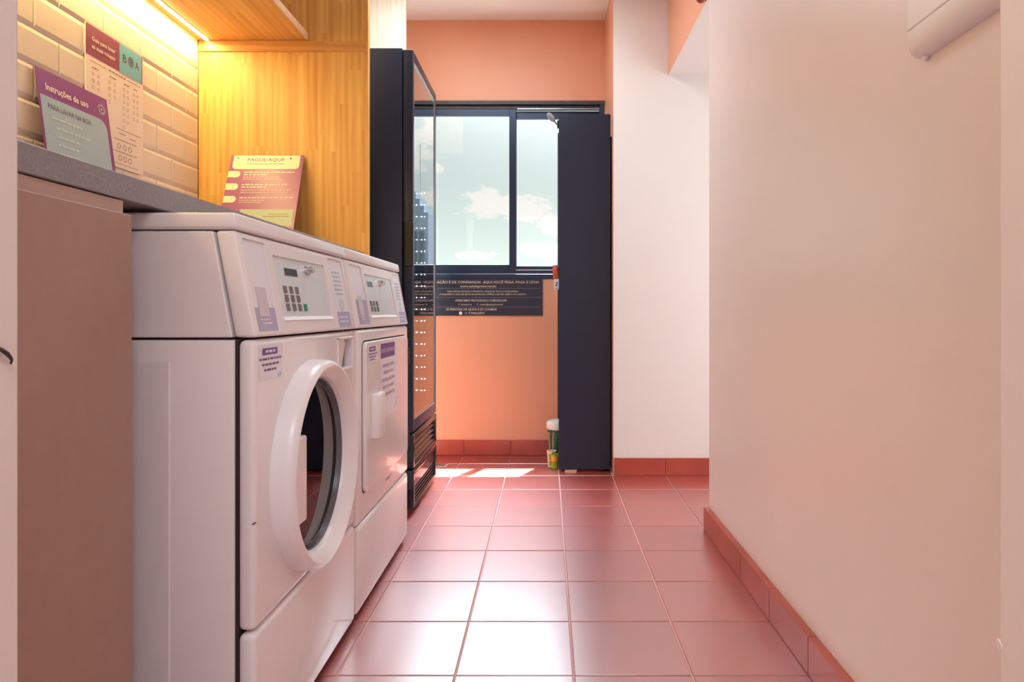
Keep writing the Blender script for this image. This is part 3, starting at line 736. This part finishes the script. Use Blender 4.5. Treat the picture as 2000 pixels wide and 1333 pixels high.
lb = bmesh.new(); ring_poly(Fp, 0.229, 0.375, 0.0155, 0.0175, 0.0012, lb); ring_poly(Fp, 0.229, 0.375, 0.008, 0.0115, 0.0012, lb); ring_poly(Fp, 0.229, 0.375, 0, 0.004, 0.0012, lb)
stuff(obj('logo_ring', lb, M['brd_d'], pr, recalc=False))
rows = [(0.02, 0.10, 0.305, 0.0025), (0.11, 0.20, 0.305, 0.004), (0.21, 0.285, 0.305, 0.0025), (0.03, 0.06, 0.286, 0.004), (0.115, 0.15, 0.286, 0.004), (0.19, 0.225, 0.286, 0.004), (0.245, 0.27, 0.286, 0.004),
        (0.15, 0.285, 0.128, 0.0025), (0.165, 0.20, 0.114, 0.003), (0.22, 0.255, 0.108, 0.003), (0.14, 0.26, 0.092, 0.003), (0.14, 0.26, 0.052, 0.003), (0.02, 0.27, 0.012, 0.002)]
dashes('small_print', rows, Fp, 0.0006, M['brd_g'], pr, 2)
sb = bmesh.new(); rr = random.Random(5)
for cx, n in ((0.035, 3), (0.060, 3), (0.115, 4), (0.142, 3), (0.190, 7), (0.212, 6), (0.245, 5), (0.266, 5)):
    for k in range(n):
        z = 0.268 - 0.021 * k
        ring_poly(Fp, cx, z, 0.0045, 0.0062, 0.0006, sb, 6 if k % 2 else 4, 45, 405)
for cx, z in ((0.165, 0.072), (0.195, 0.072), (0.224, 0.072), (0.170, 0.033), (0.197, 0.033), (0.224, 0.033)): ring_poly(Fp, cx, z, 0.007, 0.0095, 0.0006, sb, 12)
stuff(obj('care_symbol_print', sb, M['brd_g'], pr, recalc=False))

# blue instruction board leaning on the tiles
up = Vector((-0.13, 0, 1)).normalized(); rt = Vector((0, 1, 0)); nn = rt.cross(up)
Fi = (Vector((-1.362, 1.884, 1.1665)), rt, up, nn)
ib, bm = board('instruction_board', 'purple and blue-grey instruction board leaning against the tiles on the worktop', 'sign', Fi, 0.305, 0.442, 0.003, None)
obj('board', bm, M['brd_p'], ib)
flat('blue_field', [rrect(0.004, 0.288, 0.03, 0.366, (0.012, 0.012, 0.034, 0.0))], Fi, 0.0004, M['brd_b'], ib)
lettering('heading', [('Instruções de uso', 0.030, 0.385, 0.020, 'L', 0.178, 0.02)], Fi, 0.0008, M['brd_w'], ib)
lettering('sub_heading', [('PARA LAVAR NA BOA', 0.030, 0.332, 0.015, 'L', 0.182)], Fi, 0.0008, M['brd_d'], ib)
dashes('small_print', [(0.040, 0.165, 0.305, 0.006), (0.052, 0.195, 0.278, 0.006), (0.052, 0.145, 0.254, 0.006), (0.052, 0.140, 0.230, 0.006), (0.052, 0.190, 0.204, 0.006), (0.052, 0.180, 0.184, 0.006),
    (0.060, 0.115, 0.160, 0.006), (0.068, 0.245, 0.130, 0.006), (0.062, 0.250, 0.108, 0.006), (0.062, 0.15, 0.08, 0.006)], Fi, 0.0008, M['brd_l'], ib, 6)
lb = bmesh.new(); ring_poly(Fi, 0.272, 0.400, 0.011, 0.0135, 0.0008, lb); ring_poly(Fi, 0.272, 0.400, 0.016, 0.0172, 0.0008, lb); ring_poly(Fi, 0.272, 0.400, 0, 0.004, 0.0008, lb)
stuff(obj('logo', lb, M['brd_l'], ib, recalc=False))

# payment board leaning on the pine panel
yt, ybs = 2.790, 2.640
up = Vector((0, yt - ybs, 0.40)).normalized(); rt = Vector((1, 0, 0)); nn = rt.cross(up)
Fq = (Vector((-1.294, ybs, 1.1665)), rt, up, nn)
HQ = 0.425
pb, bm = board('payment_board', 'rose and cream payment steps board leaning against the pine panel', 'sign', Fq, 0.298, HQ, 0.004, None)
obj('board', bm, M['pay'], pb)
flat('cream_header', [rrect(0.012, 0.284, HQ - 0.066, HQ - 0.002, (0.016, 0.016, 0, 0))], Fq, 0.0004, M['brd_y'], pb)
lettering('heading', [('PAGUE AQUI!', 0.145, HQ - 0.030, 0.016, 'C', 0.150, 0.012)], Fq, 0.0008, M['inkp'], pb)
dashes('header_print', [(0.07, 0.22, HQ - 0.043, 0.003)], Fq, 0.0008, M['brd_g'], pb, 3)
flat('header_dot', [circle(0.030, HQ - 0.014, 0.004)], Fq, 0.0008, M['green'], pb)
flat('header_dot', [circle(0.246, HQ - 0.017, 0.004)], Fq, 0.0008, M['lcd'], pb)
for k, num in enumerate('123'):
    z = HQ - 0.090 - 0.058 * k
    t = flat('number_tab', [rrect(0.0005, 0.050, z - 0.015, z + 0.015, (0, 0.015, 0.015, 0))], Fq, 0.0004, M['brd_y'], pb)
    lettering('number', [(num, 0.031, z - 0.0075, 0.015, 'C', None)], Fq, 0.0008, M['brd_gr'], t)
dashes('bold_print', [(0.064, 0.268, HQ - 0.084, 0.005), (0.064, 0.162, HQ - 0.095, 0.005), (0.064, 0.255, HQ - 0.142, 0.005), (0.064, 0.165, HQ - 0.153, 0.005), (0.064, 0.288, HQ - 0.202, 0.005)], Fq, 0.0008, M['brd_w'], pb, 12)
dashes('fine_print', [(0.064, 0.21, HQ - 0.106, 0.003), (0.064, 0.23, HQ - 0.115, 0.003), (0.064, 0.265, HQ - 0.166, 0.003), (0.064, 0.25, HQ - 0.176, 0.003), (0.064, 0.165, HQ - 0.213, 0.003), (0.064, 0.155, HQ - 0.222, 0.003)], Fq, 0.0008, M['brd_c'], pb, 13)
flat('green_box', [rrect(0.075, 0.288, 0.10, HQ - 0.252)], Fq, 0.0004, M['brd_gr'], pb)
dashes('box_print', [(0.19, 0.27, HQ - 0.275, 0.003), (0.17, 0.272, HQ - 0.285, 0.003)], Fq, 0.0008, M['brd_g'], pb, 4)

# ------------------------------------------------------------------ drinks cooler
FY0, FY1 = 3.06, 3.70
fr = thing('drinks_cooler', 'tall black drinks cooler with a glass door and louvred base', 'refrigerator', (-0.98, 3.38, 0))
bd = box('cabinet_body', -1.36, -0.650, FY0, FY1, 0.05, 2.112, M['black'], fr, 0.006)
boolean(bd, [box('cutter', -1.22, -0.60, FY0 + 0.05, FY1 - 0.05, 0.44, 2.03, None)]); shade_auto(bd, 40)
box('liner_back', -1.219, -1.214, FY0 + 0.051, FY1 - 0.051, 0.441, 2.029, M['blackin'], fr)
dz0, dz1 = 0.375, 2.106
bm = bmesh.new()
xa, xb = -0.648, -0.603
add_box(bm, xa, xb, FY0, FY0 + 0.032, dz0, dz1, 0.006, 3); add_box(bm, xa, xb, FY1 - 0.028, FY1, dz0, dz1, 0.006, 3)
add_box(bm, xa, xb, FY0 + 0.02, FY1 - 0.02, dz0, dz0 + 0.055, 0.006, 3); add_box(bm, xa, xb, FY0 + 0.02, FY1 - 0.02, dz1 - 0.045, dz1, 0.006, 3)
fd = obj('door_frame', bm, M['black'], fr); shade_auto(fd, 40)
box('door_glass', -0.612, -0.608, FY0 + 0.030, FY1 - 0.026, dz0 + 0.052, dz1 - 0.043, M['dglass'], fd)
bm = bmesh.new(); yy0, yy1, zz0, zz1 = FY0 + 0.032, FY1 - 0.028, dz0 + 0.055, dz1 - 0.045
for a in ((yy0, yy0 + .004, zz0, zz1), (yy1 - .004, yy1, zz0, zz1), (yy0, yy1, zz0, zz0 + .004), (yy0, yy1, zz1 - .010, zz1)): add_box(bm, -0.6075, -0.604, *a)
obj('glass_trim', bm, M['aluw'], fd)
bm = bmesh.new(); add_box(bm, -0.640, -0.600, FY0 - 0.011, FY0 + 0.001, 1.125, 1.325, 0.004, 3); hd = obj('door_handle', bm, M['blackp'], fd)
# wire shelves and LED strip inside; further strips stand for its reflections
for z in (0.72, 1.05, 1.38, 1.71):
    bm = bmesh.new()
    for k in range(9): add_box(bm, -1.20, -0.70, FY0 + 0.07 + k * 0.062, FY0 + 0.073 + k * 0.062, z, z + 0.003)
    add_box(bm, -0.703, -0.699, FY0 + 0.055, FY1 - 0.055, z, z + 0.004); add_box(bm, -1.20, -1.196, FY0 + 0.055, FY1 - 0.055, z, z + 0.004)
    stuff(obj('wire_shelf', bm, M['blackp'], fr))
for x in (-0.716, -0.698, -0.672, -0.655):
    s = box('led_strip_repeat', x - 0.005, x + 0.005, FY1 - 0.0535, FY1 - 0.050, 0.47, 1.62, M['blackp'], fr)
    bm = bmesh.new()
    for k in range(18): add_box(bm, x - 0.0028, x + 0.0028, FY1 - 0.0555, FY1 - 0.0535, 0.497 + 0.0622 * k, 0.5026 + 0.0622 * k)
    stuff(obj('led_bulb', bm, M['led'], s))
# louvred base
def grille(z0, z1, blank, n, name):
    bm = bmesh.new(); xa, xb = -0.648, -0.600
    add_box(bm, xa, xb, FY0, FY0 + 0.035, z0, z1, 0.006, 3); add_box(bm, xa, xb, FY1 - 0.04, FY1, z0, z1, 0.006, 3)
    add_box(bm, xa, xb, FY0 + .02, FY1 - .02, z1 - 0.028, z1, 0.006, 3); add_box(bm, xa, xb, FY0 + .02, FY1 - .02, z0, z0 + 0.02, 0.006, 3)
    add_box(bm, -0.648, -0.640, FY0 + .02, FY1 - .02, z0 + .01, z1 - .01)
    gr = obj('base_grille', bm, M['blackp'], fr); shade_auto(gr, 40)
    if blank: box('cover_plate', -0.622, -0.606, FY0 + 0.035, FY1 - 0.04, z1 - 0.028 - blank, z1 - 0.027, M['blackp'], gr, 0.002)
    zt = z1 - 0.028 - blank; zb = z0 + 0.02; p = (zt - zb) / n
    for k in range(n):
        z = zb + p * k
        prism_y('slat', [(-0.606, z + 0.002), (-0.604, z + 0.006), (-0.624, z + p * 0.85), (-0.628, z + p * 0.85 - 0.003)], FY0 + 0.034, FY1 - 0.039, M['blackp'], gr)
grille(0.212, 0.368, 0.0, 4, 'upper'); grille(0.030, 0.206, 0.060, 4, 'lower')
for y in (FY0 + 0.08, FY1 - 0.08):
    for x in (-1.25, -0.70): lathe_obj('foot', [(0.0, 0.02), (0.02, 0.02), (0.055, 0.012)], (x, y, 0), M['blackp'], fr, 'Z', 16)

# ------------------------------------------------------------------ navy sign under the window
Fs = (Vector((-0.835, YB - 0.006, 0.897)), Vector((1, 0, 0)), Vector((0, 0, 1)), Vector((0, -1, 0)))
sg, bm = board('payment_trust_sign', 'navy notice board with cream lettering under the window', 'sign', Fs, 0.808, 0.236, 0.006, None)
obj('board', bm, M['signm'], sg)
flat('rule', [rrect(0.004, 0.80, z, z + 0.0022) for z in (0.174, 0.116, 0.054)], Fs, 0.0006, M['sline'], sg)
lettering('lettering', [
    ('NOSSA RELAÇÃO É DE CONFIANÇA!  AQUI VOCÊ PEGA, PAGA E LEVA!', 0.395, 0.208, 0.0155, 'C', 0.775, 0.008), ('www.saluteprime.net.br', 0.395, 0.183, 0.0135, 'C', 0.235, 0.008),
    ('PARA INICIAR ESCOLHA O PRODUTO, TOQUE NA TELA DA MAQUININHA.', 0.425, 0.151, 0.0105, 'C', 0.455), ('O PAGAMENTO DEVE SER FEITO NA HORA DA COMPRA COM PIX, DÉBITO OU CRÉDITO.', 0.425, 0.132, 0.0105, 'C', 0.56),
    ('OFERECEMOS PRATICIDADE E COMODIDADE!', 0.412, 0.091, 0.0135, 'C', 0.330, 0.006), ('salute.prime', 0.318, 0.067, 0.0105, 'C', 0.07), ('contato@saluteprime.net.br', 0.480, 0.067, 0.0105, 'C', 0.150),
    ('SE PRECISAR DE AJUDA É SÓ CHAMAR', 0.352, 0.034, 0.0135, 'C', 0.325, 0.006), ('11 9 9460-0707', 0.372, 0.009, 0.0145, 'C', 0.125, 0.006)], Fs, 0.0006, M['signtxt'], sg)
lb = bmesh.new(); ring_poly(Fs, 0.281, 0.016, 0, 0.011, 0.0006, lb); stuff(obj('phone_icon', lb, M['brd_w'], sg, recalc=False))
lb = bmesh.new()
ring_poly(Fs, 0.272, 0.072, 0.004, 0.0055, 0.0006, lb, 4, 45, 405); ring_poly(Fs, 0.390, 0.072, 0.005, 0.0065, 0.0006, lb, 4, 45, 405)
stuff(obj('icon', lb, M['signtxt'], sg, recalc=False))

# ------------------------------------------------------------------ snack shelving seen end-on and what hangs or stands by it
SX0, SX1, SY0, SY1 = 0.069, 0.366, 3.905, 4.33
su = thing('snack_shelving_unit', 'tall black shelving unit seen end-on in front of the window', 'shelf', (0.218, 4.12, 0))
def panel_part(name, *a, bev=0.0012, m='navy'):
    bm = bmesh.new(); add_box(bm, *a, bev, 1); return obj(name, bm, M[m], su)
panel_part('side_panel', SX0, SX1, SY0, SY0 + 0.018, 0.016, 2.058); panel_part('side_panel', SX0, SX1, SY1 - 0.018, SY1, 0.016, 2.058)
panel_part('back_panel', SX1 - 0.010, SX1, SY0 + 0.018, SY1 - 0.018, 0.016, 2.05)
for z in (0.40, 0.80, 1.20, 1.62, 2.03):
    panel_part('shelf_board', SX0 + 0.006, SX1 - 0.010, SY0 + 0.018, SY1 - 0.018, z, z + 0.018)
for y in (SY0 + 0.03, SY1 - 0.03):
    for x in (SX0 + 0.03, SX1 - 0.03):
        lathe_obj('foot', [(0, 0.012), (0.016, 0.012)], (x, y, 0), M['blackp'], su, 'Z', 12)
panel_part('edge_strip', SX1, SX1 + 0.0075, SY0 + 0.002, SY0 + 0.016, 1.93, 2.05, m='cabin')
wd = bmesh.new()
v = [wd.verts.new(c) for c in ((0.105, 3.888, 0.0), (0.168, 3.888, 0.0), (0.172, 3.925, 0.0), (0.100, 3.925, 0.0), (0.108, 3.890, 0.010), (0.164, 3.890, 0.010), (0.175, 3.925, 0.0155), (0.100, 3.925, 0.0155))]
for q in ((0, 3, 2, 1), (4, 5, 6, 7), (0, 1, 5, 4), (1, 2, 6, 5), (2, 3, 7, 6), (3, 0, 4, 7)): wd.faces.new([v[i] for i in q])
tag(obj('cardboard_wedge', wd, M['card']), 'small folded cardboard wedge under the end of the black shelving unit', 'wedge')

cm = thing('mini_camera', 'small grey pod on a thin stalk at the top of the black shelving unit', 'camera', (0.064, 3.93, 2.00))
tube('pod', [(0.004, 3.905, 2.064), (0.008, 3.908, 2.060), (0.018, 3.914, 2.050), (0.030, 3.92, 2.038), (0.040, 3.926, 2.028), (0.044, 3.928, 2.024)], [0.006, 0.013, 0.0165, 0.0165, 0.012, 0.006], M['greyp'], cm, 18)
tube('stalk', [(0.042, 3.927, 2.026), (0.052, 3.93, 2.014), (0.062, 3.933, 2.004)], 0.0035, M['blackp'], cm, 10)
bm = bmesh.new(); add_box(bm, 0.060, 0.069, 3.922, 3.944, 1.985, 2.028, 0.002, 2); obj('bracket', bm, M['blackp'], cm)

sbag = thing('snack_bag', 'red and orange snack bag hanging at the edge of the black shelving unit', 'snack', (0.05, 4.0, 1.12))
bm = bmesh.new()
n = 8; grid = {}
for side in (0, 1):
    for i in range(n + 1):
        for j in range(n + 1):
            u, w = i / n, j / n; pf = math.sin(math.pi * u) * math.sin(math.pi * w)
            p = (0.0335 + 0.034 * u + 0.003 * (1 - w), 3.985 + (0.014 if side else -0.014) * pf ** 0.6, 1.115 + 0.074 * w)
            grid[side, i, j] = grid[0, i, j] if side and (i in (0, n) or j in (0, n)) else bm.verts.new(p)
for side in (0, 1):
    for i in range(n):
        for j in range(n):
            q = [grid[side, i, j], grid[side, i + 1, j], grid[side, i + 1, j + 1], grid[side, i, j + 1]]
            f = bm.faces.new(q); f.material_index = 1 if (i >= 5 and j < 5) else 0
obj('pouch', bm, [M['red'], M['yellow']], sbag, True)
bm = bmesh.new()
for k in range(6): add_box(bm, 0.0345 + 0.0055 * k, 0.0345 + 0.0055 * k + 0.005, 3.984, 3.986, 1.187, 1.195)
stuff(obj('sealed_edge', bm, M['red'], sbag))
box('hook', 0.052, 0.070, 3.984, 3.987, 1.188, 1.192, M['aluw'], sbag)
pt = thing('price_tag', 'white price tag below the red snack bag on the black shelving unit', 'tag', (0.055, 3.96, 1.05))
bm = bmesh.new(); add_box(bm, 0.042, 0.070, 3.958, 3.961, 1.052, 1.113, 0.0008, 1); obj('card', bm, M['sticker'], pt)
Ft = (Vector((0.042, 3.958, 1.052)), Vector((1, 0, 0)), Vector((0, 0, 1)), Vector((0, -1, 0)))
stuff(flat('print_mark', [rrect(0.009, 0.018, 0.018, 0.030), rrect(0.012, 0.022, 0.032, 0.044), rrect(0.004, 0.025, 0.006, 0.009)], Ft, 0.0006, M['lcd'], pt))

bk = thing('lidded_bucket', 'green bucket with a white lid on the floor beside the black shelving unit', 'bucket', (0.0, 4.2, 0))
lathe_obj('pail', [(0.0, 0.0001), (0.0, 0.056), (0.01, 0.058), (0.20, 0.066), (0.204, 0.069), (0.206, 0.064), (0.204, 0.0001)], (0.072, 4.16, 0.004), M['bucketg'], bk, 'Z', 40)
lathe_obj('lid', [(0.203, 0.0001), (0.203, 0.071), (0.208, 0.074), (0.240, 0.073), (0.252, 0.066), (0.256, 0.05), (0.254, 0.0001)], (0.072, 4.16, 0.004), M['bucketl'], bk, 'Z', 40)
for name, x, y, label, mm in (('tall_cup', 0.028, 4.035, 'white and lime cup standing on the floor in front of the green bucket', 'cupw'),):
    cp = thing(name, label, 'cup', (x, y, 0))
    lathe_obj('cup_wall', [(0.0, 0.0001), (0.0, 0.023), (0.005, 0.021), (0.088, 0.027), (0.094, 0.030), (0.096, 0.029), (0.092, 0.026), (0.006, 0.019), (0.006, 0.0001)], (x, y, 0.002), M['cupw'], cp, 'Z', 32)
    lathe_obj('lime_band', [(0.010, 0.0222), (0.038, 0.0242), (0.041, 0.0238), (0.044, 0.0246), (0.080, 0.0272)], (x + 0.0012, y, 0.002), M['cupg'], cp, 'Z', 32)
    for dx, dy in ((-0.006, 0.004), (0.008, -0.002)):
        tube('stick', [(x + dx, y + dy, 0.012), (x + dx * 1.6 - 0.004, y + dy, 0.155), (x + dx * 1.9 - 0.004, y + dy, 0.205)], [0.0028, 0.0028, 0.005 if dx < 0 else 0.003], M['card'], cp, 8)
cp = thing('small_cup', 'small lime and orange cup tucked between the white cup and the black shelving unit', 'cup', (0.062, 3.985, 0))
lathe_obj('cup_wall', [(0.0, 0.0001), (0.0, 0.018), (0.004, 0.017), (0.082, 0.022), (0.086, 0.020), (0.006, 0.015), (0.006, 0.0001)], (0.047, 3.985, 0.002), M['cupg'], cp, 'Z', 28)
lathe_obj('orange_band', [(0.045, 0.0201), (0.075, 0.0219)], (0.047, 3.985, 0.002), M['yellow'], cp, 'Z', 28)

# ------------------------------------------------------------------ small fixtures
dn = thing('floor_drain', 'small square metal floor drain near the foot of the black cooler', 'drain', (-0.64, 4.08, 0))
bm = bmesh.new(); add_box(bm, -0.70, -0.595, 4.035, 4.115, -0.004, 0.0022, 0.001, 1); obj('cover_frame', bm, M['drain'], dn)
bm = bmesh.new()
for k in range(5): add_box(bm, -0.685, -0.610, 4.047 + 0.012 * k, 4.053 + 0.012 * k, 0.0020, 0.0026)
stuff(obj('slot', bm, M['shadowgap'], dn))

ac = thing('wall_panel_unit', 'white wall-mounted casing with rounded lower edge high on the pale pink wall', 'appliance', (XR, 1.0, 1.38))
prof = [(XR, 1.3785), (XR - 0.016, 1.380), (XR - 0.024, 1.386), (XR - 0.030, 1.397), (XR - 0.0315, 1.410), (XR - 0.0315, 1.4265), (XR, 1.4265)]
bm = bmesh.new()
a = [bm.verts.new((x, 0.60, z)) for x, z in prof]; b = [bm.verts.new((x, 1.232, z)) for x, z in prof]
bm.faces.new(a); bm.faces.new(b[::-1])
for i in range(len(prof)): bm.faces.new((a[i], b[i], b[(i + 1) % len(prof)], a[(i + 1) % len(prof)]))
shade_auto(obj('lower_rail', bm, M['enamel2'], ac), 50)
bm = bmesh.new(); add_box(bm, XR - 0.032, XR, 0.60, 1.2325, 1.428, 1.86, 0.003, 2); obj('front_cover', bm, M['enamel2'], ac)
box('seam_strip', XR - 0.029, XR, 0.602, 1.2305, 1.4262, 1.4282, M['greyp'], ac)
lathe_obj('badge', [(-0.0335, 0.0001), (-0.0335, 0.0035), (-0.031, 0.004)], (XR, 1.105, 1.452), M['drain'], ac, 'X', 16)
bm = bmesh.new(); add_box(bm, XR - 0.010, XR - 0.002, 1.214, 1.226, 1.374, 1.380, 0.001, 1); obj('end_clip', bm, M['enamel2'], ac)

kb = thing('red_wall_knob', 'round red-brown knob on the wall edge above the passage opening', 'knob', (XR, 2.915, 2.262))
lathe_obj('knob_body', [(-0.044, 0.0001), (-0.042, 0.010), (-0.035, 0.018), (-0.023, 0.0215), (-0.011, 0.018), (-0.005, 0.011), (0.0, 0.011)], (XR, 2.915, 2.268), M['redball'], kb, 'X', 28)
lathe_obj('base_collar', [(-0.005, 0.0001), (-0.005, 0.0115), (0.0, 0.012)], (XR, 2.915, 2.269), M['blackmark'], kb, 'X', 24)
hk = thing('dark_wall_hook', 'small dark hook on the doorway edge next to the taupe cabinet', 'hook', (-0.4305, 0.53, 0.88))
tube('prong', [(-0.4295, 0.528, 0.8930), (-0.4270, 0.532, 0.8905), (-0.4265, 0.5370, 0.8870), (-0.4270, 0.5415, 0.8830), (-0.4280, 0.5435, 0.8812), (-0.4290, 0.5437, 0.8785)], [0.0013, 0.0017, 0.0018, 0.0013, 0.0009, 0.0008], M['blackmark'], hk, 10)

# ------------------------------------------------------------------ far tower, seen mirrored in the cooler's glass door
tw = thing('office_tower', 'grey office tower outside, seen reflected in the cooler glass door', 'building', (40, 200, -30))
prof = [(33.4, -30), (33.4, 30), (34.6, 30), (34.6, 32), (35.8, 32), (35.8, 34), (37.0, 34), (37.0, 36), (40, 36), (40, 34), (46, 34), (46, -30)]
bm = bmesh.new(); a = [bm.verts.new((x, 198, z)) for x, z in prof]; b = [bm.verts.new((x, 216, z)) for x, z in prof]
bm.faces.new(a); bm.faces.new(b[::-1])
for i in range(len(prof)): bm.faces.new((a[i], b[i], b[(i + 1) % len(prof)], a[(i + 1) % len(prof)]))
obj('tower_shell', bm, M['tower'], tw)
for k in range(5): box('glass_bay', 34.6 + k * 2.2, 36.1 + k * 2.2, 197.7, 198.2, -28, 24.5, M['towerd'], tw)
tube('antenna', [(37.4, 207, 34), (37.4, 207, 52)], [0.14, 0.08], M['tower'], tw, 8)
